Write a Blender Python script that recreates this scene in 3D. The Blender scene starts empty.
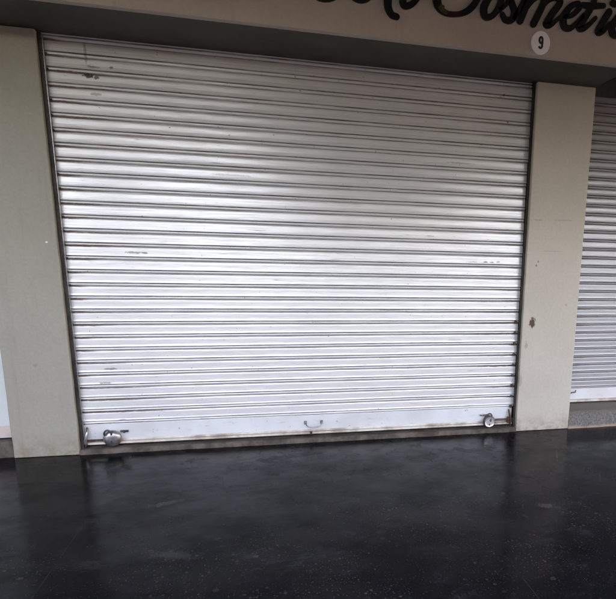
import bpy, bmesh, math, random
from mathutils import Matrix, Vector
random.seed(7)
S = bpy.context.scene
C = S.collection
R = math.radians

# ------------------------------------------------------------------ camera numbers
# world: x right along the shop fronts, y into the wall (0 = pillar faces), z up, floor at 0
F_PX, PX, PY = 565.226, 411.441, 383.042           # focal length and principal point in photo pixels
CAM = Vector((0.0, -4.052, 1.3284))
def _d(u, v):
    w = Vector((u - PX, v - PY, F_PX)); return w.normalized()
AX, AZ, AY = _d(2733, 312), -_d(354, 3003), _d(270, 258)
def at(u, v, y):
    """the point of the plane y=const that the photo shows at pixel (u, v)"""
    r = Vector((u - PX, v - PY, F_PX))
    w = Vector((AX.dot(r), AY.dot(r), AZ.dot(r)))
    t = (y - CAM.y) / w.y
    return CAM + w * t

# ------------------------------------------------------------------ material helpers
class NT:
    def __init__(s, name):
        s.m = bpy.data.materials.new(name); s.m.use_nodes = True
        s.n = s.m.node_tree; s.p = s.n.nodes['Principled BSDF']
        s.tc = s.n.nodes.new('ShaderNodeTexCoord')
    def new(s, t, **kw):
        n = s.n.nodes.new(t)
        for k, v in kw.items(): setattr(n, k, v)
        return n
    def link(s, a, b): s.n.links.new(a, b)
    def put(s, sock, v):
        if hasattr(v, 'links') or isinstance(v, bpy.types.NodeSocket): s.link(v, sock)
        else: sock.default_value = v
    def math(s, op, a, b=0.0, c=0.0, clamp=False):
        n = s.new('ShaderNodeMath', operation=op); n.use_clamp = clamp
        s.put(n.inputs[0], a); s.put(n.inputs[1], b); s.put(n.inputs[2], c)
        return n.outputs[0]
    def mapping(s, scale=(1, 1, 1), loc=(0, 0, 0), src=None, rot=(0, 0, 0)):
        n = s.new('ShaderNodeMapping'); s.link(src or s.tc.outputs['Object'], n.inputs[0])
        n.inputs['Scale'].default_value = scale; n.inputs['Location'].default_value = loc; n.inputs['Rotation'].default_value = rot
        return n.outputs[0]
    def noise(s, vec, scale=5, detail=4, rough=.55, dist=0):
        n = s.new('ShaderNodeTexNoise'); s.link(vec, n.inputs['Vector'])
        n.inputs['Scale'].default_value = scale; n.inputs['Detail'].default_value = detail
        n.inputs['Roughness'].default_value = rough; n.inputs['Distortion'].default_value = dist
        return n.outputs['Fac']
    def ramp(s, x, a, b, lo=0.0, hi=1.0, smooth=True):
        n = s.new('ShaderNodeMapRange'); n.interpolation_type = 'SMOOTHSTEP' if smooth else 'LINEAR'
        s.put(n.inputs[0], x)
        for i, v in ((1, a), (2, b), (3, lo), (4, hi)): s.put(n.inputs[i], v)
        return n.outputs[0]
    def mix(s, f, a, b, mode='MIX'):
        n = s.new('ShaderNodeMix', data_type='RGBA', blend_type=mode)
        s.put(n.inputs[0], f)
        for i, v in ((6, a), (7, b)):
            if isinstance(v, tuple): v = tuple(v) + ((1,) if len(v) == 3 else ())
            s.put(n.inputs[i], v)
        return n.outputs[2]
    def xyz(s, src=None):
        n = s.new('ShaderNodeSeparateXYZ'); s.link(src or s.tc.outputs['Object'], n.inputs[0]); return n.outputs
    def comb(s, x, y, z):
        n = s.new('ShaderNodeCombineXYZ')
        for i, v in enumerate((x, y, z)): s.put(n.inputs[i], v)
        return n.outputs[0]
    def white(s, w):
        n = s.new('ShaderNodeTexWhiteNoise', noise_dimensions='1D'); s.put(n.inputs['W'], w); return n.outputs['Value']
    def bump(s, h, strength=.3, dist=.01):
        n = s.new('ShaderNodeBump'); s.put(n.inputs['Height'], h)
        n.inputs['Strength'].default_value = strength; n.inputs['Distance'].default_value = dist
        s.link(n.outputs[0], s.p.inputs['Normal'])
    def out(s, col=None, rough=None, metal=None, spec=None):
        if col is not None:
            if isinstance(col, tuple): col = col + (1,)
            s.put(s.p.inputs['Base Color'], col)
        if rough is not None: s.put(s.p.inputs['Roughness'], rough)
        if metal is not None: s.put(s.p.inputs['Metallic'], metal)
        if spec is not None: s.put(s.p.inputs['Specular IOR Level'], spec)
        return s.m

def simple(name, c1, c2, scale=6, rough=.6, metal=0.0, bump=.15, r2=None):
    t = NT(name); v = t.mapping()
    n = t.noise(v, scale, 6, .6)
    f = t.ramp(n, .35, .65)
    t.bump(t.noise(v, scale * 9, 4, .6), bump, .004)
    return t.out(t.mix(f, c1, c2), rough if r2 is None else t.ramp(n, .3, .7, rough, r2), metal)

def plaster(name, base, dark, rough=.75, marks=()):
    t = NT(name); v = t.mapping(); g = t.xyz()
    big = t.ramp(t.noise(v, 1.6, 5, .6), .3, .7)
    fine = t.ramp(t.noise(v, 45, 5, .7), .25, .75)
    col = t.mix(t.math('MULTIPLY', big, .55), base, dark)
    col = t.mix(t.math('MULTIPLY', fine, .22), col, tuple(x * .72 for x in dark))
    # vertical drip stains
    st = t.ramp(t.noise(t.mapping((14, 14, .7)), 1.0, 5, .65), .56, .78)
    col = t.mix(t.math('MULTIPLY', st, .36), col, tuple(x * .6 for x in dark))
    # small scuffs
    sc = t.ramp(t.noise(t.mapping((5, 5, 30), (3, 1, 2)), 2.0, 6, .75), .66, .74)
    col = t.mix(t.math('MULTIPLY', sc, .35), col, (.13, .11, .09))
    # grime at the foot
    z = g[2]
    foot = t.math('MULTIPLY', t.ramp(z, .0, .20, 1, 0), t.ramp(t.noise(v, 14, 5, .7), .3, .75))
    col = t.mix(t.math('MULTIPLY', foot, .75), col, (.19, .135, .085))
    for (mx, mz, rx, rz, c, k) in marks:                  # chips and knocks at their own places
        dx = t.math('DIVIDE', t.math('SUBTRACT', g[0], mx), rx); dz = t.math('DIVIDE', t.math('SUBTRACT', z, mz), rz)
        d = t.math('SQRT', t.math('ADD', t.math('MULTIPLY', dx, dx), t.math('MULTIPLY', dz, dz)))
        d = t.math('ADD', d, t.math('MULTIPLY', t.math('SUBTRACT', t.noise(v, 55, 4, .7), .5), 2.2))
        col = t.mix(t.ramp(d, .75, 1.15, k, 0), col, c)
    h = t.math('ADD', t.noise(v, 7, 4, .6), t.math('MULTIPLY', t.noise(v, 120, 4, .7), .25))
    t.bump(t.math('ADD', h, t.math('MULTIPLY', t.noise(v, 2.2, 3, .5), 1.6)), .45, .008)
    return t.out(col, t.ramp(fine, 0, 1, rough - .08, rough + .1))

def shutter_mat(name, pitch, x0, x1, base=(.73, .745, .765), seed=0.0, rust_amt=1.0, marks=()):
    t = NT(name); g = t.xyz(); x, z = g[0], g[2]
    v = t.mapping((1, 1, 1), (seed, 0, seed))
    idx = t.math('FLOOR', t.math('DIVIDE', z, pitch))
    zp = t.math('MODULO', t.math('ADD', z, pitch * 10), pitch)
    rnd = t.white(t.math('ADD', idx, seed + .37)); rnd2 = t.white(t.math('ADD', idx, seed + 51.7)); rnd3 = t.white(t.math('ADD', idx, seed + 91.1))
    nlo = t.noise(v, 1.3, 4, .6)
    col = t.mix(t.math('MULTIPLY', t.ramp(nlo, .3, .7), .5), base, tuple(b * .86 for b in base))
    col = t.mix(t.math('MULTIPLY', rnd3, .16), col, tuple(b * .74 for b in base))
    # fine lengthwise streaks of grime
    sv = t.comb(t.math('MULTIPLY', x, 1.4), seed, t.math('ADD', t.math('MULTIPLY', z, 55), t.math('MULTIPLY', idx, 7.3)))
    streak = t.noise(sv, 2.0, 6, .7)
    col = t.mix(t.math('MULTIPLY', t.ramp(streak, .47, .72), .36), col, (.27, .25, .235))
    # groove dirt: upper seam black with underside shade painted in, lower seam brown
    def band(c, w):
        return t.ramp(t.math('ABSOLUTE', t.math('SUBTRACT', zp, c)), w, w * .35, 0, 1)
    nb = t.ramp(t.noise(t.mapping((2.2, 1, 40), (seed, 2, 5)), 1.5, 6, .75), .28, .62, .35, 1)
    hi = band(.0212 * pitch / .085, .0050)
    col = t.mix(t.math('MULTIPLY', hi, t.math('MULTIPLY', nb, .93)), col, (.035, .032, .034))
    lo = t.math('MAXIMUM', band(0.0, .0046), band(pitch, .0046))
    col = t.mix(t.math('MULTIPLY', lo, t.math('MULTIPLY', nb, .85)), col, (.10, .075, .068))
    mid = band(pitch * .50, .0030)  # faint line painted in place of a crease's shading
    col = t.mix(t.math('MULTIPLY', mid, t.math('MULTIPLY', nb, .34)), col, (.20, .18, .17))
    # rust bleeding in from the guides along the lower seam
    dl = t.math('SUBTRACT', x, x0); dr = t.math('SUBTRACT', x1, x)
    def bleed(d, r):
        ln = t.math('ADD', t.math('MULTIPLY', t.math('POWER', r, 2.2), .70 * rust_amt), .11)
        return t.ramp(d, t.math('MULTIPLY', ln, .3), ln, 1, 0)
    en = t.math('MAXIMUM', bleed(dl, rnd), t.math('MULTIPLY', bleed(dr, rnd2), t.ramp(z, .4, 1.6, 1, .55)))
    wob = t.math('MULTIPLY', t.math('SUBTRACT', t.noise(t.mapping((9, 1, 30)), 2.0, 4, .6), .5), .010)
    zc = t.math('ADD', zp, wob)
    wide = t.ramp(t.math('ABSOLUTE', t.math('ADD', zc, .0)), .0105, .0035, 0, 1)
    wide = t.math('MAXIMUM', wide, t.ramp(t.math('ABSOLUTE', t.math('SUBTRACT', zc, pitch)), .0105, .0035, 0, 1))
    rust = t.math('MULTIPLY', t.math('MULTIPLY', en, wide), t.ramp(t.noise(t.mapping((12, 1, 60)), 2.0, 5, .75), .30, .46))
    col = t.mix(t.math('MULTIPLY', rust, .92), col, (.095, .055, .036))
    # knocks and rubbed patches in mid curtain
    pv = t.comb(t.math('MULTIPLY', x, 5.5), seed, t.math('MULTIPLY', z, 60))
    pn = t.noise(pv, 1.0, 5, .7)
    gate = t.ramp(t.noise(t.mapping((1.1, 1, 3.1), (seed + 4, 3, 1)), 1.3, 2, .5), .46, .62)
    patch = t.math('MULTIPLY', t.ramp(pn, .60, .70), gate)
    col = t.mix(t.math('MULTIPLY', patch, .75), col, (.13, .11, .10))
    for (mx, mz, rx, rz, k) in marks:                     # single knocks at their own places
        dx = t.math('DIVIDE', t.math('SUBTRACT', x, mx), rx); dz = t.math('DIVIDE', t.math('SUBTRACT', z, mz), rz)
        d = t.math('SQRT', t.math('ADD', t.math('MULTIPLY', dx, dx), t.math('MULTIPLY', dz, dz)))
        d = t.math('ADD', d, t.math('MULTIPLY', t.math('SUBTRACT', t.noise(v, 70, 4, .7), .5), 2.6))
        col = t.mix(t.ramp(d, .7, 1.2, k, 0), col, (.045, .038, .034))
    # pinpoint specks
    sp = t.ramp(t.noise(v, 55, 2, .5), .74, .78)
    col = t.mix(t.math('MULTIPLY', sp, .8), col, (.06, .05, .045))
    t.bump(t.math('ADD', t.noise(t.mapping((3, 3, 12)), 3, 3, .5), t.math('MULTIPLY', t.noise(v, 160, 3, .6), .05)), .10, .01)
    dirty = t.math('MAXIMUM', hi, t.math('MAXIMUM', rust, patch))
    rough = t.math('ADD', t.ramp(streak, .3, .7, .30, .44), t.math('MULTIPLY', dirty, .35))
    t.p.inputs['Coat Weight'].default_value = .5; t.p.inputs['Coat Roughness'].default_value = .22
    return t.out(col, rough, t.math('MULTIPLY', t.math('SUBTRACT', 1.0, dirty), SH_METAL, clamp=True))

SH_METAL = .30

# ------------------------------------------------------------------ mesh helpers
def obj(name, bm, m, parent=None, smooth=False, bevel=0, loc=None):
    me = bpy.data.meshes.new(name); bm.normal_update(); bm.to_mesh(me); bm.free()
    me.materials.append(m)
    if smooth:
        for p in me.polygons: p.use_smooth = True
    o = bpy.data.objects.new(name, me); C.objects.link(o)
    if parent: o.parent = parent
    if loc: o.location = loc
    if bevel:
        b = o.modifiers.new('bevel', 'BEVEL'); b.width = bevel; b.segments = 2; b.limit_method = 'ANGLE'
    return o
def thing(name, label, cat, loc=(0, 0, 0), group=None):
    o = bpy.data.objects.new(name, None); C.objects.link(o); o.location = loc
    o.empty_display_size = .1
    o['label'] = label; o['category'] = cat
    if group: o['group'] = group
    return o
def tag(o, label, cat, group=None):
    o['label'] = label; o['category'] = cat; o['kind'] = 'thing'
    if group: o['group'] = group
    return o
def structure(o): o['kind'] = 'structure'; return o
def box(bm, x0, x1, y0, y1, z0, z1):
    vs = [bm.verts.new(p) for p in ((x0,y0,z0),(x1,y0,z0),(x1,y1,z0),(x0,y1,z0),(x0,y0,z1),(x1,y0,z1),(x1,y1,z1),(x0,y1,z1))]
    for f in ((0,3,2,1),(4,5,6,7),(0,1,5,4),(1,2,6,5),(2,3,7,6),(3,0,4,7)): bm.faces.new([vs[i] for i in f])
    return bm
def B(*a): return box(bmesh.new(), *a)
def tube(bm, pts, r, seg=10, caps=True):
    pts = [Vector(p) for p in pts]; rings = []
    for i, p in enumerate(pts):
        d = (pts[min(i + 1, len(pts) - 1)] - pts[max(i - 1, 0)]).normalized()
        a = d.cross(Vector((0, 0, 1)) if abs(d.z) < .9 else Vector((0, 1, 0))).normalized(); b = d.cross(a)
        rr = r[i] if isinstance(r, (list, tuple)) else r
        rings.append([bm.verts.new(p + a * math.cos(k * 2 * math.pi / seg) * rr + b * math.sin(k * 2 * math.pi / seg) * rr) for k in range(seg)])
    for q, s in zip(rings, rings[1:]):
        for k in range(seg): bm.faces.new((q[k], q[(k + 1) % seg], s[(k + 1) % seg], s[k]))
    if caps: bm.faces.new(rings[0][::-1]); bm.faces.new(rings[-1])
    return bm
def lathe(bm, prof, seg=28, M=Matrix()):
    """prof = (radius, offset along local -y)"""
    rings = []
    for r, h in prof:
        if r < 1e-6: rings.append([bm.verts.new(M @ Vector((0, -h, 0)))])
        else: rings.append([bm.verts.new(M @ Vector((r * math.cos(k * 2 * math.pi / seg), -h, r * math.sin(k * 2 * math.pi / seg)))) for k in range(seg)])
    for q, s in zip(rings, rings[1:]):
        for k in range(seg):
            k2 = (k + 1) % seg
            if len(q) == 1 and len(s) > 1: bm.faces.new((q[0], s[k], s[k2]))
            elif len(s) == 1 and len(q) > 1: bm.faces.new((q[k], q[k2], s[0]))
            elif len(q) > 1: bm.faces.new((q[k], q[k2], s[k2], s[k]))
    bmesh.ops.recalc_face_normals(bm, faces=bm.faces[:])
    return bm

# ------------------------------------------------------------------ key measures
XL, XR = -1.287, 1.890            # inner edges of the two pillars
PLX, PRX = -1.677, 2.353          # their outer edges
ZS = 2.600                        # underside of the header
YS = .075                         # plane of the main shutter
YF = -.455                        # front of the fascia
ZC = 3.12                         # arcade ceiling
YE = -3.3                         # outer edge of the arcade

# ------------------------------------------------------------------ setting
def floor_mat():
    t = NT('polished_black_stone'); v = t.mapping(); v_ = v
    big = t.ramp(t.noise(v, .9, 5, .6), .3, .7)
    col = t.mix(big, (.0022, .0023, .0036), (.0045, .0045, .0065))
    # aggregate chips: sparse pale grains of several sizes
    def chips(scale, thr, c, k, dens):
        nonlocal col
        n = t.new('ShaderNodeTexVoronoi'); t.link(v, n.inputs['Vector']); n.inputs['Scale'].default_value = scale; n.inputs['Randomness'].default_value = 1
        sel = t.new('ShaderNodeSeparateColor'); t.link(n.outputs['Color'], sel.inputs[0])
        on = t.ramp(sel.outputs[0], dens, dens + .02)
        size = t.math('MULTIPLY', sel.outputs[1], thr)
        m = t.ramp(t.math('SUBTRACT', n.outputs['Distance'], size), -.02, .09, 1, 0)
        gate = t.math('MULTIPLY', t.ramp(t.noise(v, 2.1, 4, .6), .42, .62, .25, 1), t.ramp(t.math('SUBTRACT', t.math('MULTIPLY', t.xyz()[0], .35), t.xyz()[1]), .3, 1.8, .2, 1))
        col = t.mix(t.math('MULTIPLY', t.math('MULTIPLY', m, on), t.math('MULTIPLY', gate, k)), col, c)
    chips(20, .26, (.050, .040, .033), .7, .84)
    chips(44, .30, (.056, .047, .040), .75, .80)
    chips(140, .36, (.05, .045, .042), .7, .66)
    chips(95, .34, (.052, .048, .046), .75, .70)
    chips(13, .22, (.045, .026, .022), .6, .92)
    # dusty scuffs dragged across it
    sm = t.ramp(t.noise(t.mapping((1.2, 2.0, 1), (1.3, .4, 0)), 2.2, 8, .75, .2), .52, .74)
    col = t.mix(t.math('MULTIPLY', sm, .22), col, (.050, .050, .068))
    ft = t.ramp(t.noise(t.mapping((9, 4, 1), (2, 7, 0)), 1.6, 6, .7, 1.2), .66, .78)
    col = t.mix(t.math('MULTIPLY', ft, .28), col, (.10, .095, .105))
    # thin scratches
    for rot, off, den in ((.18, 0, .71), (1.32, 3.1, .72), (-.5, 5.7, .73)):
        s = t.ramp(t.noise(t.mapping((.8, 46, 1), (off, off, 0), rot=(0, 0, rot)), 1.5, 4, .6), den, den + .03)
        brk = t.ramp(t.noise(t.mapping((1, 1, 1), (off, 1, 0)), 1.9, 3, .6), .52, .68)
        col = t.mix(t.math('MULTIPLY', t.math('MULTIPLY', s, brk), .30), col, (.26, .26, .28))
    g = t.xyz()
    for u, v, lm, wm, ang, k in ((557, 456, .17, .004, 64, .8), (566, 452, .12, .003, 60, .6), (580, 449, .07, .004, 55, .5), (547, 506, .07, .035, 150, .6), (365, 462, .03, .006, 5, .7), (352, 463, .02, .005, 5, .6),
                                 (383, 475, .025, .006, 8, .7), (372, 474, .02, .005, 5, .6), (340, 468, .05, .004, 3, .4), (130, 457, .012, .02, 10, .8), (120, 465, .008, .014, 20, .5), (283, 454, .006, .006, 0, .9),
                                 (168, 503, .10, .035, 20, .45), (175, 555, .14, .05, 160, .35), (600, 478, .16, .003, 60, .5)):
        w = Vector((u - PX, v - PY, F_PX)); q = Vector((AX.dot(w), AY.dot(w), AZ.dot(w))); q = CAM + q * (-CAM.z / q.z)
        ca, sa = math.cos(R(ang)), math.sin(R(ang))
        ax = t.math('SUBTRACT', g[0], q.x); ay = t.math('SUBTRACT', g[1], q.y)
        p1 = t.math('DIVIDE', t.math('ADD', t.math('MULTIPLY', ax, ca), t.math('MULTIPLY', ay, sa)), lm)
        p2 = t.math('DIVIDE', t.math('SUBTRACT', t.math('MULTIPLY', ay, ca), t.math('MULTIPLY', ax, sa)), wm)
        d = t.math('SQRT', t.math('ADD', t.math('MULTIPLY', p1, p1), t.math('MULTIPLY', p2, p2)))
        d = t.math('ADD', d, t.math('MULTIPLY', t.math('SUBTRACT', t.noise(v_, 22, 6, .8), .5), 3.4))
        col = t.mix(t.ramp(d, .2, 1.2, k * .65, 0), col, (.085, .082, .09))
    v = v_
    for jx in (-2.9, -.95, 1.02, 2.97):                   # thin joints between the slabs
        j = t.ramp(t.math('ABSOLUTE', t.math('SUBTRACT', g[0], jx)), .0012, .003, .3, 0)
        col = t.mix(t.math('MULTIPLY', j, t.ramp(t.noise(v_, 4, 4, .6), .35, .6, .1, .7)), col, (.05, .05, .055))
    r = t.math('ADD', t.ramp(big, 0, 1, .12, .22), t.math('MULTIPLY', sm, .3))
    r = t.math('ADD', r, t.ramp(t.noise(v, 11, 6, .7), .3, .7, -.05, .10))
    t.bump(t.math('ADD', t.noise(v, 3.5, 3, .5), t.math('MULTIPLY', t.noise(v, 60, 4, .7), .10)), .16, .012)
    t.put(t.p.inputs['Specular IOR Level'], t.ramp(t.noise(t.mapping((1, 1.5, 1), (4, 1, 0)), 2.3, 8, .72, .15), .36, .66, .045, .105))
    return t.out(col, r)
def grid_sheet(x0, x1, y0, y1, z):
    bm = bmesh.new(); vs = [bm.verts.new(p) for p in ((x0, y0, z), (x1, y0, z), (x1, y1, z), (x0, y1, z))]; bm.faces.new(vs); return bm

M_floor = floor_mat()
fl = obj('arcade_floor', B(-9, 9, -7.5, 1.2, -.3, 0), M_floor); structure(fl)
M_pave = simple('street_asphalt', (.13, .125, .12), (.18, .175, .165), 2.0, .85)
structure(obj('ground', grid_sheet(-120, 120, -160, 40, -.15), M_pave))

M_conc = simple('sill_concrete', (.045, .036, .031), (.12, .10, .083), 9, .85, bump=.6)
M_ceil = plaster('ceiling_paint', (.13, .12, .11), (.10, .09, .08))
structure(obj('arcade_ceiling', B(-9, 9, YE, 1.2, ZC, ZC + .22), M_ceil))
M_back = plaster('dark_wall_paint', (.05, .046, .042), (.03, .028, .026))
structure(obj('back_wall', B(-9, 9, .62, .9, 0, ZC), M_back))

up = obj('upper_shade_mass', B(-30, 30, -.4, 12, ZC + .223, 30), M_ceil); structure(up)  # unseen mass added for its long shadow over the street
tag(obj('low_sky_blocker', B(-45, 45, -24, -16, -.15, 3.9), M_back), 'unseen low dark block added across the street to cut low sky light', 'building')  # added to hide low sky and sunlit ground from the shopfront
# outer edge of the arcade: beam and columns (behind the camera)
M_col = plaster('column_paint', (.42, .39, .34), (.32, .29, .25))
bmE = B(-.3, 9, YE, YE + .28, ZC - .26, ZC - .003); box(bmE, -9, -.303, YE, YE + .28, ZC - .08, ZC - .003)  # beam depth set for shade, shallower on the left to let sky in
beam = obj('edge_beam', bmE, M_col, bevel=.01); structure(beam)
cg = 'square columns along the outer edge of the arcade'
for i, cx in enumerate((-5.6, -1.75, 5.9)):
    c = obj('arcade_column', B(-.2, .2, -.2, .2, 0, ZC - (.263 if cx > 0 else .083)), M_col, bevel=.012, loc=(cx, YE + .24, 0))
    tag(c, ('beige square column far along the arcade to the left', 'beige square column behind the photographer', 'beige square column far along the arcade to the right')[i], 'column', cg)

M_mar = simple('maroon_cloth', (.075, .012, .016), (.05, .008, .011), 5, .8)
M_blue = simple('blue_grey_enamel', (.035, .042, .075), (.05, .058, .09), 4, .5)
jb = thing('reflection_block', 'tall blue grey block added behind the photographer for its reflection in the shutter', 'cabinet', (.62, -5.6, 0))  # added out of view for a bluish column of reflection in the shutter
obj('plinth', B(-.40, .40, -.26, .26, .001, .12), M_col, jb, bevel=.01)
obj('housing', B(-.36, .36, -.22, .22, .121, 1.95), M_blue, jb, bevel=.015)
obj('roof', B(-.40, .40, -.26, .26, 1.951, 2.0), M_blue, jb, bevel=.01)
sb = thing('dark_reflection_board', 'long dark board added under the arcade edge to darken the shutter top', 'signboard', (1.6, YE - .10, ZC - .50))  # unseen board added to deepen the dark at the shutter's top
obj('board', B(-1.75, 1.75, -.04, 0, .0, .30), simple('dark_board_paint', (.03, .022, .03), (.022, .018, .024), 4, .6), sb, bevel=.006)
for hx in (-1.4, 1.4): obj('bracket', B(hx - .02, hx + .02, .002, .10, .20, .24), M_col, sb)
hs = thing('reflection_banner', 'plain maroon banner added under the arcade edge for its reflection in the shutter', 'banner', (1.35, YE - .03, ZC - .28))  # unseen cloth added for a dark maroon reflection in the slats
obj('cloth', B(-1.1, 1.1, -.012, 0, -.60, -.04), M_mar, hs)
obj('rod', tube(bmesh.new(), [(-1.14, -.006, -.03), (1.14, -.006, -.03)], .012), M_col, hs)
# ------------------------------------------------------------------ pillars
pm = [(1.970, .880, .026, .038, (.075, .035, .018), 1.0), (1.972, 1.315, .006, .010, (.09, .07, .055), .8), (1.985, 1.345, .006, .008, (.10, .08, .06), .7),
      (2.03, 1.34, .0, .0, (.1, .1, .1), 0)]
pm = pm[:3] + [(2.17, 1.655, .085, .005, (.30, .27, .23), .5), (2.09, 1.425, .10, .004, (.30, .27, .23), .45), (1.96, 1.65, .04, .006, (.26, .23, .2), .5), (2.25, 1.02, .012, .010, (.28, .25, .22), .5), (1.90, .42, .012, .05, (.25, .2, .16), .5), (1.93, .70, .014, .03, (.22, .17, .13), .5)]
M_pilR = plaster('beige_pillar_paint', (.50, .465, .405), (.43, .395, .345), .6, pm)
pl2 = [(-1.345, 1.395, .007, .006, (.75, .74, .72), 1.0), (-1.49, .62, .012, .012, (.2, .18, .15), .5)]
M_pilL = plaster('greenish_pillar_paint', (.325, .315, .268), (.275, .266, .225), .65, pl2)
def pillar(x0, x1, m, label):
    bm = B(x0, x1, 0, .60, 0.001, ZS - .002)
    bmesh.ops.subdivide_edges(bm, edges=[e for e in bm.edges if abs(e.verts[0].co.z - e.verts[1].co.z) > 1], cuts=30)
    for v in bm.verts:                                    # hand-plastered: corners never dead straight
        if 0.01 < v.co.z < ZS - .01:
            v.co.x += random.uniform(-.0016, .0016); v.co.y += random.uniform(-.0012, .0012)
    p = obj('shop_pillar', bm, m, bevel=.006)
    return tag(p, label, 'pillar', 'pillars between the shutters')
pillar(XR, PRX, M_pilR, 'beige plastered pillar with a brown chip, between the two white slatted shutters')
pillar(PLX, XL, M_pilL, 'greenish grey plastered pillar at the far left end of the wide shutter')

# ------------------------------------------------------------------ header, fascia
M_fas = plaster('fascia_paint', (.52, .445, .385), (.43, .365, .315), .6)
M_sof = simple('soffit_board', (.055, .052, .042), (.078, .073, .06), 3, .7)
fas = thing('shop_fascia', 'beige fascia board with black script lettering above the wide shutter', 'fascia', (0, 0, 0))
obj('board', B(-9, 9, YF, YF + .05, ZS, ZC - .004), M_fas, fas, bevel=.004)
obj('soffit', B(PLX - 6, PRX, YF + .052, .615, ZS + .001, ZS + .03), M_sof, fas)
hb = obj('shutter_hood', B(PRX + .003, 8.9, .30, .34, 2.545, ZC - .01), M_back); tag(hb, 'dark hood panel above the right neighbouring shutter', 'hood')

# script lettering: centre lines read off the board, laid on the board's own plane
M_ink = simple('black_vinyl', (.006, .006, .007), (.012, .011, .012), 12, .35, bump=.05)
M_acc = simple('yellow_green_vinyl', (.055, .055, .02), (.04, .05, .015), 60, .4)
M_red = simple('maroon_vinyl', (.05, .008, .012), (.03, .006, .008), 30, .4)
def catmull(P, n=9):
    P = [P[0]] + P + [P[-1]]; out = []
    for i in range(1, len(P) - 2):
        for k in range(n):
            t = k / n
            out.append(tuple(.5 * ((2 * P[i][j]) + (-P[i-1][j] + P[i+1][j]) * t + (2*P[i-1][j] - 5*P[i][j] + 4*P[i+1][j] - P[i+2][j]) * t*t + (-P[i-1][j] + 3*P[i][j] - 3*P[i+1][j] + P[i+2][j]) * t**3) for j in range(3)))
    out.append(P[-2]); return out
def stroke(bm, pts, th=.010, depth=0.0):
    """pts: (u, v, width) in photo pixels on the fascia; becomes an extruded ribbon with round ends"""
    Q = []
    for u, v, w in catmull([tuple(p) for p in pts]):
        q = at(u, v, YF); Q.append((q.x, q.z, w * .0063 / 2))
    y1, y0 = YF - .001 - depth, YF - .001 - th - depth
    L, Rr = [], []
    n = len(Q)
    for i in range(n):
        a, b = Q[max(i-1, 0)], Q[min(i+1, n-1)]
        dx, dz = b[0]-a[0], b[1]-a[1]; l = math.hypot(dx, dz) or 1
        nx, nz = -dz/l, dx/l
        L.append((Q[i][0] + nx*Q[i][2], Q[i][1] + nz*Q[i][2])); Rr.append((Q[i][0] - nx*Q[i][2], Q[i][1] - nz*Q[i][2]))
    fr = [(bm.verts.new((l[0], y0, l[1])), bm.verts.new((r[0], y0, r[1]))) for l, r in zip(L, Rr)]
    bk = [(bm.verts.new((l[0], y1, l[1])), bm.verts.new((r[0], y1, r[1]))) for l, r in zip(L, Rr)]
    for i in range(n - 1):
        bm.faces.new((fr[i][0], fr[i][1], fr[i+1][1], fr[i+1][0]))
        bm.faces.new((fr[i][0], fr[i+1][0], bk[i+1][0], bk[i][0])); bm.faces.new((fr[i+1][1], fr[i][1], bk[i][1], bk[i+1][1]))
    for e in (0, n - 1):                                  # round ends, sunk half a millimetre behind
        cx, cz, r = Q[e]; k = 18; yy = y0 + .0004
        f = [bm.verts.new((cx + r*math.cos(2*math.pi*j/k), yy, cz + r*math.sin(2*math.pi*j/k))) for j in range(k)]
        g = [bm.verts.new((p.co.x, y1, p.co.z)) for p in f]
        bm.faces.new(f[::-1])
        for j in range(k): bm.faces.new((f[j], f[(j+1) % k], g[(j+1) % k], g[j]))
letters = {
 'first_letters': [[(300,-30,4),(306,-14,6),(318,-3,6.5),(331,-2.2,6.5),(341,-9,5),(346,-22,4)], [(352,-24,5),(351,-8,7),(358,-1,7),(367,-2,6.5),(376,-12,5),(384,-26,4)]],
 'second_letter': [[(400,-34,5),(392,-16,6.5),(388,-2,7.5),(388,8,7),(391.5,15,6),(396.5,17.2,5.6)], [(412,-26,4),(405,-10,6),(402.5,0,7),(404,6,6),(410,5.5,5.5),(417,-1,5),(426,-16,4)]],
 'capital_c': [[(462,-26,4),(463,-36,5),(454,-38,6),(443,-24,7.5),(437,-8,8.5),(437,3,8),(441,10.5,6),(449,14.6,4.6),(459,14.4,4.6),(468,10.6,6),(475,3,6.2),(481,-8,5)]],
 'o': [[(497,-9,4),(489,-2,6.5),(483.5,8,7.5),(485,17,6.5),(492,16,5.5),(499,6,6.5),(501,-5,6),(497,-9,4)]],
 's': [[(499,11,3.5),(506,4,4.5),(511.5,-7,5),(511,2,6),(514,12,7),(511,20,6.5),(505,20,6),(502,15,5)]],
 'm': [[(513,20,4),(521,6,5),(527,-6,5.5),(527,2,7),(519.6,21,7)], [(520,17,4),(532,1,5),(541,-4,5.5),(543,3,6.5),(533,24,7)], [(534,19,4),(545,3,5),(555,-2,5.5),(559.5,3,6.5),(551,15,7),(546,24,7),(549.5,25.5,5.5),(556,20.5,4),(562,15,3.8)]],
 'e': [[(562,17,4),(571,16,4.5),(579,8,5.5),(577,4,5),(569,8,6),(563,18,7.5),(564,27,7),(570,28.5,5.5),(577,22,4),(583,15,3.6)]],
 't': [[(597,-8,5),(591,7,6.5),(583,20,7),(578.5,28,6.5),(583,29,5.5),(590,23.5,4.5),(595,18.5,4)], [(582,5.5,5.2),(592,6.5,6),(603,6.2,5)]],
 'i': [[(608.5,12.5,7),(602,23,7),(597.5,32,6.8),(602,32,5),(609,24,4)], [(612,3.5,6),(614.5,4.5,6)]],
 'c': [[(630,17,6),(626,12,5),(618,17,6.5),(611.5,27,7.5),(613,35,7),(620,35,5),(630,27,4)]],
 'final_s': [[(630,27,3.5),(638,16,4.5),(641,10,5),(641,22,6.5),(644,32,7),(640,38,6.5),(634,37,6),(632,33,5)]],
}
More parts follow.
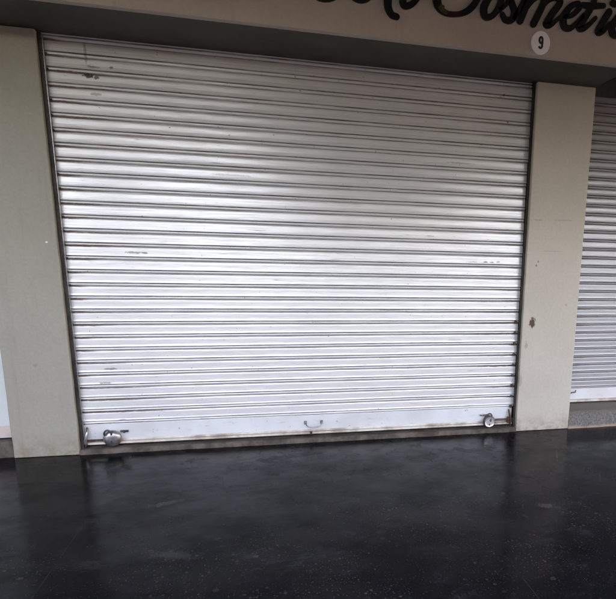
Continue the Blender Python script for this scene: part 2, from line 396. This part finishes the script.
for nm, sts in letters.items():
    bm = bmesh.new()
    for k, s in enumerate(sts): stroke(bm, s, .010 + .0007 * k)
    obj('letter', bm, M_ink, fas)
bm = bmesh.new(); stroke(bm, [(439,9,3),(442,10.8,4.2),(444.6,13.4,3.4)], .004, .011); stroke(bm, [(440.5,6.5,2.2),(442.5,7.6,2.6)], .0046, .011)
obj('sprig_motif', bm, M_acc, fas)
bm = bmesh.new(); stroke(bm, [(447.5,14.2,4.0),(453,14.9,4.3),(458,14.6,4.0)], .003, .011); obj('maroon_accent', bm, M_red, fas)

# number disc
M_disc = simple('white_enamel', (.92, .90, .92), (.95, .93, .95), 10, .4, bump=.03)
M_num = simple('black_paint', (.012, .012, .014), (.02, .02, .022), 10, .5, bump=0)
pc = at(540.3, 43.0, YF); nd = thing('number_disc', 'round white disc with a black number 9 on the fascia', 'number sign', (pc.x, YF, pc.z))
ra = (at(549.9, 43, YF).x - at(530.8, 43, YF).x) / 2; rz = (at(540.3, 31.0, YF).z - at(540.3, 55, YF).z) / 2
bm = bmesh.new(); lathe(bm, [(0, .0075), (.92, .0075), (.985, .006), (1, .003), (1, .0005)], 48, Matrix.Diagonal((ra, 1, rz, 1)))
obj('disc', bm, M_disc, nd, smooth=False)
def flat_stroke(bm, P, y0, y1):
    n = len(P); L = []; Rr = []
    for i in range(n):
        a, b = P[max(i-1, 0)], P[min(i+1, n-1)]; dx, dz = b[0]-a[0], b[1]-a[1]; l = math.hypot(dx, dz) or 1
        w = P[i][2] / 2; L.append((P[i][0] - dz/l*w, P[i][1] + dx/l*w)); Rr.append((P[i][0] + dz/l*w, P[i][1] - dx/l*w))
    f = [(bm.verts.new((a[0], y0, a[1])), bm.verts.new((b[0], y0, b[1]))) for a, b in zip(L, Rr)]
    g = [(bm.verts.new((a[0], y1, a[1])), bm.verts.new((b[0], y1, b[1]))) for a, b in zip(L, Rr)]
    for i in range(n - 1):
        bm.faces.new((f[i][0], f[i][1], f[i+1][1], f[i+1][0])); bm.faces.new((f[i][0], f[i+1][0], g[i+1][0], g[i][0])); bm.faces.new((f[i+1][1], f[i][1], g[i][1], g[i+1][1]))
    bm.faces.new((f[0][0], g[0][0], g[0][1], f[0][1])); bm.faces.new((f[-1][1], g[-1][1], g[-1][0], f[-1][0]))
bm = bmesh.new(); w = .0125; a_, b_ = .0105, .0165
P = [(a_*math.cos(R(t)), .017 + b_*math.sin(R(t)), w) for t in range(-20, 341, 12)]
P = [(-a_*math.cos(R(t)) * 1, .014 + b_*math.sin(R(t)), w) for t in range(0, 361, 12)]
flat_stroke(bm, P, -.0094, -.0072)
Q = [(a_, .016, w), (a_, 0, w), (a_ - .001, -.013, w)] + [(-.001 + a_*math.cos(R(t)), -.018 + .013*math.sin(R(t)), w) for t in range(-15, -166, -15)]
flat_stroke(bm, Q, -.0092, -.0072)
obj('numeral', bm, M_num, nd)

# ------------------------------------------------------------------ shutters
def curtain_bm(x0, x1, z0, n, pitch, depth=1.0, nx=46, ztop=None):
    prof = [(.000, -.0012), (.0028, -.0036), (.0068, -.0070), (.0115, -.0082), (.016, -.0072), (.0195, -.0040), (.0208, .0000), (.0222, .0000),
            (.0232, -.0080), (.0244, -.0108), (.0262, -.0106), (.031, -.0092), (.038, -.0081), (.048, -.0072), (.060, -.0066), (.072, -.0061), (.079, -.0052), (.083, -.0030)]
    k = pitch / .085
    bm = bmesh.new(); rows = []
    rng = random.Random(int(pitch * 1e4))
    for s in range(n):
        ph, ph2, am = rng.uniform(0, 6.28), rng.uniform(0, 6.28), rng.uniform(.2, 1)
        tilt = rng.uniform(-.0008, .0008); jx0, jx1 = rng.uniform(0, .004), rng.uniform(0, .006)
        zz = z0 + s * pitch
        for pz, py in prof:
            row = []
            for i in range(nx + 1):
                f = i / nx; x = x0 + (x1 - x0) * f
                wob = am * (.0014 * math.sin(x * 2.3 + ph) + .0008 * math.sin(x * 6.1 + ph2))
                sag = .0009 * math.sin(x * 1.7 + ph2 * .4) + tilt * (f - .5) * 2
                xx = x + (jx0 if i == 0 else 0) - (jx1 if i == nx else 0)
                row.append(bm.verts.new((xx, py * depth * (1 + .10 * math.sin(x * 3.1 + ph)) + wob, zz + pz * k + sag)))
            rows.append(row)
    top = [bm.verts.new((x0 + (x1 - x0) * i / nx, 0, z0 + n * pitch)) for i in range(nx + 1)]; rows.append(top)
    for a, b in zip(rows, rows[1:]):
        for i in range(nx): bm.faces.new((a[i], a[i+1], b[i+1], b[i]))
    return bm

M_guide = simple('guide_steel', (.016, .014, .013), (.045, .036, .030), 14, .6, .2, .4)
M_rustd = simple('rusty_iron', (.05, .028, .02), (.12, .065, .04), 40, .75, .3, .5)
M_barpaint = NT('bar_paint')
def bar_mat():
    t = M_barpaint; g = t.xyz(); v = t.mapping()
    col = t.mix(t.ramp(t.noise(v, 3, 5, .6), .35, .7), (.70, .73, .76), (.60, .62, .64))
    col = t.mix(t.math('MULTIPLY', t.ramp(t.noise(t.mapping((4, 1, 30)), 2, 6, .7), .56, .72), .45), col, (.25, .21, .18))
    col = t.mix(t.math('MULTIPLY', t.ramp(t.noise(v, 26, 4, .6), .66, .71), .6), col, (.14, .10, .08))
    t.bump(t.noise(v, 6, 3, .5), .12, .01)
    return t.out(col, .34, .12)
M_bar = bar_mat()
M_angle = simple('worn_angle_paint', (.66, .63, .58), (.36, .30, .25), 7, .5, 0, .3)
M_steel = simple('scuffed_steel', (.42, .42, .43), (.26, .25, .25), 30, .32, .85, .12)
M_brass = simple('dark_steel', (.06, .055, .055), (.12, .11, .10), 30, .4, .7, .2)

CX0, CX1 = XL + .020, XR - .018
main = thing('roller_shutter', 'wide white slatted roller shutter, closed and padlocked, between the two pillars', 'shutter', (0, YS, 0), 'roller shutters of the shops')
Z0, PITCH = .190, .085
marks = []
for u, v, pw, ph, k in ((88, 75.5, 4.5, 2.2, .95), (96, 77.5, 2.2, 1.6, .8), (93, 67, 6, .9, .6), (111, 67.5, 1.6, 1.2, .7), (85, 52, 1.2, 9, .45), (95, 94, 5, 1.2, .5),
                        (485, 262, 3, .9, .8), (492, 262.4, 2.5, .8, .7), (498, 262, 2.0, .7, .7), (472, 262, 6, .6, .4), (134, 252.5, 8, 1.2, .6), (145, 253, 2, 1.0, .7),
                        (460, 163, 14, .9, .35), (230, 175, 18, .8, .35), (112, 369, 7, 1.0, .6), (105, 383, 5, .9, .6), (504, 95, 1.3, 1.2, .7), (508, 122, 1.3, 1.0, .7),
                        (430, 236, 5, .7, .5), (390, 310, 12, .7, .35), (455, 340, 9, .8, .35)):
    q = at(u, v, YS - .01); marks.append((q.x, q.z - .190, pw * .0068, ph * .0068, k))
M_curt = shutter_mat('white_shutter_paint', PITCH, CX0, CX1, marks=marks)
cu = obj('curtain', curtain_bm(CX0 - .012, CX1 + .012, 0, 29, PITCH), M_curt, main, smooth=True, loc=(0, 0, Z0))
obj('bottom_bar', B(CX0, CX1, -.006, .004, .068, Z0 + .001), M_bar, main, bevel=.002)
bm = B(CX0 + .004, CX1 - .002, -.030, .002, .052, .0665); box(bm, CX0 + .004, CX1 - .002, -.0065 - .004, -.0065, .068, .082)
obj('bottom_angle', bm, M_angle, main, bevel=.002)
def guide(parent, xa, xb, side, zt):
    # U channel: front lip, web and rear lip
    bm = B(xa, xb, -.045, -.041, .03, zt)
    if side < 0: box(bm, xa, xa + .004, -.0405, .02, .03, zt)
    else: box(bm, xb - .004, xb, -.0405, .02, .03, zt)
    box(bm, xa, xb, .0205, .0245, .03, zt)
    return obj('guide_rail', bm, M_guide, parent, bevel=.0012)
guide(main, XL + .002, XL + .021, -1, ZS - .003)
guide(main, XR - .018, XR - .002, 1, ZS - .003)
# felt / rubber wiper strip inside the left channel: thin pale line seen in it
obj('guide_lip', B(XL + .0215, XL + .0255, -.038, -.017, .06, ZS - .01), M_steel, main)
# slat end clips at lower right
for k in list(range(0, 9)):
    z = Z0 + k * PITCH + .008; s = random.uniform(.8, 1.25)
    bm = B(XR - .036 - .008 * s, XR - .026, -.030, -.012, z - .010 * s, z + .010 * s)
    obj('slat_clip', bm, M_rustd, main, bevel=.003)
for k in range(0, 29):
    if random.random() < .3: continue
    z = Z0 + k * PITCH + .008
    obj('slat_clip', B(XL + .026, XL + .026 + random.uniform(.003, .011), -.019, -.011, z - .005, z + .003), M_rustd, main, bevel=.002)
# pull handle in the middle of the bottom bar
h1, h2 = at(305.5, 424, YS), at(321.5, 422.5, YS)
hx0, hx1, hz = h1.x, h2.x, (h1.z + h2.z) / 2
bm = tube(bmesh.new(), [(hx0, -.008, hz + .012), (hx0, -.03, hz + .010), (hx0 + .006, -.042, hz - .004), (hx0 + .02, -.047, hz - .012), ((hx0 + hx1)/2, -.049, hz - .017), (hx1 - .02, -.047, hz - .012), (hx1 - .006, -.042, hz - .004), (hx1, -.03, hz + .012), (hx1, -.008, hz + .014)], .0042)
for hx in (hx0, hx1): box(bm, hx - .010, hx + .010, -.0095, -.0065, hz - .004, hz + .024)
obj('pull_handle', bm, M_steel, main, smooth=False)
bm = B((hx0+hx1)/2 - .030, (hx0+hx1)/2 - .012, -.034, -.0305, .050, .072); obj('centre_catch', bm, M_rustd, main)
# bolts and staples at both ends
def side_bolt(xa, xb, z, mat=M_rustd, r=.0075):
    bm = tube(bmesh.new(), [(xa, -.024, z), (xb, -.024, z)], r, 12)
    return obj('lock_bolt', bm, mat, main, smooth=False)
zl = at(95, 440, YS).z
side_bolt(XL + .02, at(108, 439, YS).x, .082)
b1 = at(491, 422, YS); side_bolt(b1.x, XR - .01, .093, simple('pinkish_rust', (.13, .075, .07), (.08, .045, .04), 30, .6, .3), .0085)
def slide_tab(u0, u1, v, mat):
    a, b = at(u0, v, YS), at(u1, v, YS)
    bm = B(a.x, b.x, -.022, -.009, a.z - .007, a.z + .007)
    box(bm, (a.x + b.x)/2 - .006, (a.x + b.x)/2 + .006, -.029, -.0225, a.z - .011, a.z + .011)
    return obj('latch_tab', bm, mat, main, bevel=.002)
slide_tab(121, 129, 430.6, M_brass); slide_tab(479.5, 488, 414.6, M_steel)
# bent foot brackets of the two guides
for sx, xx in ((-1, XL + .045), (1, XR - .050)):
    bm = tube(bmesh.new(), [(xx, -.018, .175), (xx + sx*.004, -.034, .13), (xx + sx*.016, -.040, .085), (xx + sx*.010, -.034, .055), (xx + sx*.024, -.036, .034)], [.006, .009, .011, .009, .008], 8)
    obj('foot_bracket', bm, M_rustd if sx > 0 else M_steel, main, smooth=True)
bm = B(XR - .066, XR - .030, -.036, -.018, .06, .115); obj('keeper_plate', bm, M_rustd, main, bevel=.005)

# padlocks
def padlock(px, pz, rad, face, rim, label, tilt, ball):
    t = thing('round_padlock', label, 'padlock', (px, YS - .036, pz), 'round padlocks on the wide shutter')
    M = Matrix.Rotation(R(tilt), 4, 'Y') @ Matrix.Rotation(R(8 if ball else 3), 4, 'Z')
    if ball: pr = [(0, -.012), (rad*.80, -.012), (rad*.97, -.004), (rad, .006), (rad*.95, .016), (rad*.80, .026), (rad*.55, .033), (rad*.25, .036), (0, .037)]
    else: pr = [(0, -.012), (rad*.92, -.012), (rad, -.006), (rad, .014), (rad*.95, .019), (rad*.84, .020)]
    bm = lathe(bmesh.new(), pr, 36, M); obj('lock_body', bm, face if ball else rim, t, smooth=True)
    if not ball:
        bm = lathe(bmesh.new(), [(rad*.84, .0195), (rad*.82, .0175), (rad*.4, .0185), (0, .019)], 36, M); obj('face_plate', bm, face, t, smooth=True)
        bm = bmesh.new(); lathe(bm, [(0, .0225), (.008, .022), (.0095, .018)], 14, M @ Matrix.Translation((.008, 0, .012)))
        box(bm, .004, .013, -.0215, -.018, .002, .026); obj('shackle_slot', bm, rim, t)
        bm = B(-.003, .003, -.0212, -.018, -.030, -.014); obj('keyhole', bm, rim, t)
    else:
        ring = [(-.018 + .021*math.cos(R(a)), -.022 - .022*max(0, math.sin(R(a*.5 + 30))), rad*.72 + .026*math.sin(R(a))) for a in range(-60, 201, 20)]
        bm = tube(bmesh.new(), ring, .0065, 10); obj('shackle', bm, M_brass, t, smooth=True)
        bm = B(-.004, .004, -.0385, -.034, -.026, -.008); obj('keyhole', bm, rim, t)
    if not ball:
        ring = [(.002 + .020*math.cos(R(a)), -.006, rad*.92 + .020*math.sin(R(a))) for a in range(-20, 201, 20)]
        bm = tube(bmesh.new(), ring, .0055, 10); obj('shackle', bm, rim, t, smooth=True)
    return t
M_lockface = simple('chromed_face', (.62, .62, .64), (.50, .50, .52), 20, .28, .55, .05)
pL = at(112.5, 438.2, YS - .04); pR = at(489, 421.6, YS - .04)
padlock(pL.x, pL.z, .058, M_steel, M_brass, 'bulging grey steel padlock hanging near the greenish pillar', 12, True)
padlock(pR.x, pR.z, .050, M_lockface, M_brass, 'flat pale-faced padlock with dark rim hanging near the chipped beige pillar', -6, False)

# threshold under the main shutter
def sill(x0, x1, y0, y1, z1, m, label, name='door_sill', cat='sill', n=60):
    bm = bmesh.new(); rng = random.Random(3)
    a = []
    for i in range(n + 1):
        x = x0 + (x1 - x0) * i / n; j = rng.uniform(-.004, .004)
        a.append([bm.verts.new(p) for p in ((x, y1, 0), (x, y1, z1), (x, y0 + .012 + j, z1 - rng.uniform(0, .003)), (x, y0 + j, z1 - .010), (x, y0 + j - .004, 0))])
    for p, q in zip(a, a[1:]):
        for k in range(4): bm.faces.new((p[k], p[k+1], q[k+1], q[k]))
    bm.faces.new(a[0]); bm.faces.new(a[-1][::-1]); bmesh.ops.recalc_face_normals(bm, faces=bm.faces[:])
    return tag(obj(name, bm, m), label, cat)
sill(XL + .001, XR - .001, -.0005, .40, .032, M_conc, 'worn brownish concrete sill under the wide shutter')

# right neighbour: raised speckled step and narrower-pitch shutter
def granite():
    t = NT('speckled_granite'); v = t.mapping()
    n = t.noise(v, 60, 5, .8); col = t.mix(t.ramp(n, .35, .65), (.065, .061, .06), (.18, .175, .172))
    z = t.xyz()[2]
    col = t.mix(t.ramp(t.math('ADD', z, t.math('MULTIPLY', t.noise(v, 9, 4, .6), .05)), .030, .052, 0.9, 0), col, (.34, .25, .18))
    col = t.mix(t.ramp(t.math('ADD', z, t.math('MULTIPLY', t.noise(v, 7, 4, .6), .04)), .125, .165, 0, .8), col, (.12, .098, .08))
    t.bump(n, .4, .006); return t.out(col, .6)
sill(PRX + .001, 6.6, .004, .5, .150, granite(), 'speckled granite step with tan base under the right neighbouring shutter', 'stone_step', 'step')
YN = .27
nb = thing('roller_shutter', 'grey-white slatted roller shutter with finer slats, standing on the raised granite step', 'shutter', (0, YN, 0), 'roller shutters of the shops')
P2 = .069; nz = .275
M_curt2 = shutter_mat('grey_white_shutter_paint', P2, PRX + .04, 6.0, (.34, .35, .375), 11.0, .5)
obj('curtain', curtain_bm(PRX + .01, 6.3, 0, 34, P2, nx=60), M_curt2, nb, smooth=True, loc=(0, 0, nz))
obj('bottom_bar', B(PRX + .012, 6.3, -.006, .004, .180, nz + .001), M_bar, nb)
bm = B(PRX + .012, 6.3, -.024, .002, .160, .178); obj('bottom_angle', bm, M_angle, nb)
bm = B(PRX + .004, PRX + .030, -.045, -.018, .153, 2.54); obj('guide_rail', bm, M_guide, nb)
q = at(573.5, 392.5, YN - .03)
bm = tube(bmesh.new(), [(q.x - .06, -.03, q.z - .05), (q.x - .05, -.032, q.z - .012), (q.x - .02, -.034, q.z), (q.x + .016, -.034, q.z + .004), (q.x + .016, -.034, q.z + .022)], .0055)
obj('lock_bolt', bm, M_brass, nb)

# left neighbour: plain pale panel door in a recess on a low sill
M_door = simple('pale_door_paint', (.66, .72, .71), (.60, .66, .65), 3, .45, bump=.05)
M_pink = simple('pink_primer', (.60, .46, .42), (.64, .54, .50), 18, .6)
dr = thing('panel_door', 'pale bluish white panel door beyond the greenish pillar', 'door', (0, 0, 0))
obj('leaf', B(-4.4, PLX - .004, .10, .14, .115, 2.45), M_door, dr, bevel=.003)
obj('kick_plate', B(-4.4, PLX - .004, .094, .0985, .125, .20), M_pink, dr, bevel=.002)
obj('frame', B(-4.5, PLX - .002, .085, .145, 2.452, 2.55), M_door, dr)
sill(-4.6, PLX - .001, .03, .4, .105, M_conc, 'grey concrete sill under the pale panel door')

# end wall on the left, outside the frame, added to darken that side
tag(obj('end_shade_wall', B(-6.2, -6.0, YE + .5, -.46, 0, ZC - .003), M_back), 'dark end wall added beyond the pale door to darken the left side', 'wall')
# ------------------------------------------------------------------ light
W = bpy.data.worlds.new('World'); S.world = W; W.use_nodes = True
nt = W.node_tree; bg = nt.nodes['Background']; sky = nt.nodes.new('ShaderNodeTexSky'); sky.sky_type = 'NISHITA'
sky.sun_disc = False; EL, AZI = 52, 25
sky.sun_elevation = R(EL); sky.sun_rotation = R(AZI); sky.air_density = 1.0; sky.dust_density = 5.0; sky.ozone_density = 1.0
nt.links.new(sky.outputs[0], bg.inputs[0]); bg.inputs[1].default_value = .12
sd = bpy.data.lights.new('sun', 'SUN'); sd.energy = 3.5; sd.angle = R(.5); sd.color = (1, .95, .87)
so = bpy.data.objects.new('sun', sd); C.objects.link(so)
# the sun stands behind the building: direction towards the sun = (sin az, cos az) in the plan
dv = Vector((math.sin(R(AZI)) * math.cos(R(EL)), math.cos(R(AZI)) * math.cos(R(EL)), math.sin(R(EL))))
so.rotation_euler = dv.to_track_quat('Z', 'Y').to_euler(); so.location = (0, 0, 12)

# ------------------------------------------------------------------ camera
cd = bpy.data.cameras.new('camera'); co = bpy.data.objects.new('camera', cd); C.objects.link(co); S.camera = co
r3 = Vector((AX.x, AY.x, AZ.x)); u3 = -Vector((AX.y, AY.y, AZ.y)); b3 = -Vector((AX.z, AY.z, AZ.z))
m = Matrix((r3, u3, b3)).transposed().to_4x4(); m.translation = CAM
co.matrix_world = m
cd.sensor_fit = 'HORIZONTAL'; cd.sensor_width = 36; cd.lens = F_PX / 616 * 36
cd.shift_x = (308 - PX) / 616; cd.shift_y = (PY - 299.5) / 616
cd.clip_start = .05; cd.clip_end = 600
S.view_settings.view_transform = 'Standard'; S.view_settings.look = 'None'; S.view_settings.gamma = 1; S.view_settings.use_curve_mapping = False
S.view_settings.exposure = 4.7
S.view_settings.use_white_balance = True; S.view_settings.white_balance_temperature = 9800; S.view_settings.white_balance_tint = 22
S.cycles.max_bounces = 10; S.cycles.diffuse_bounces = 4
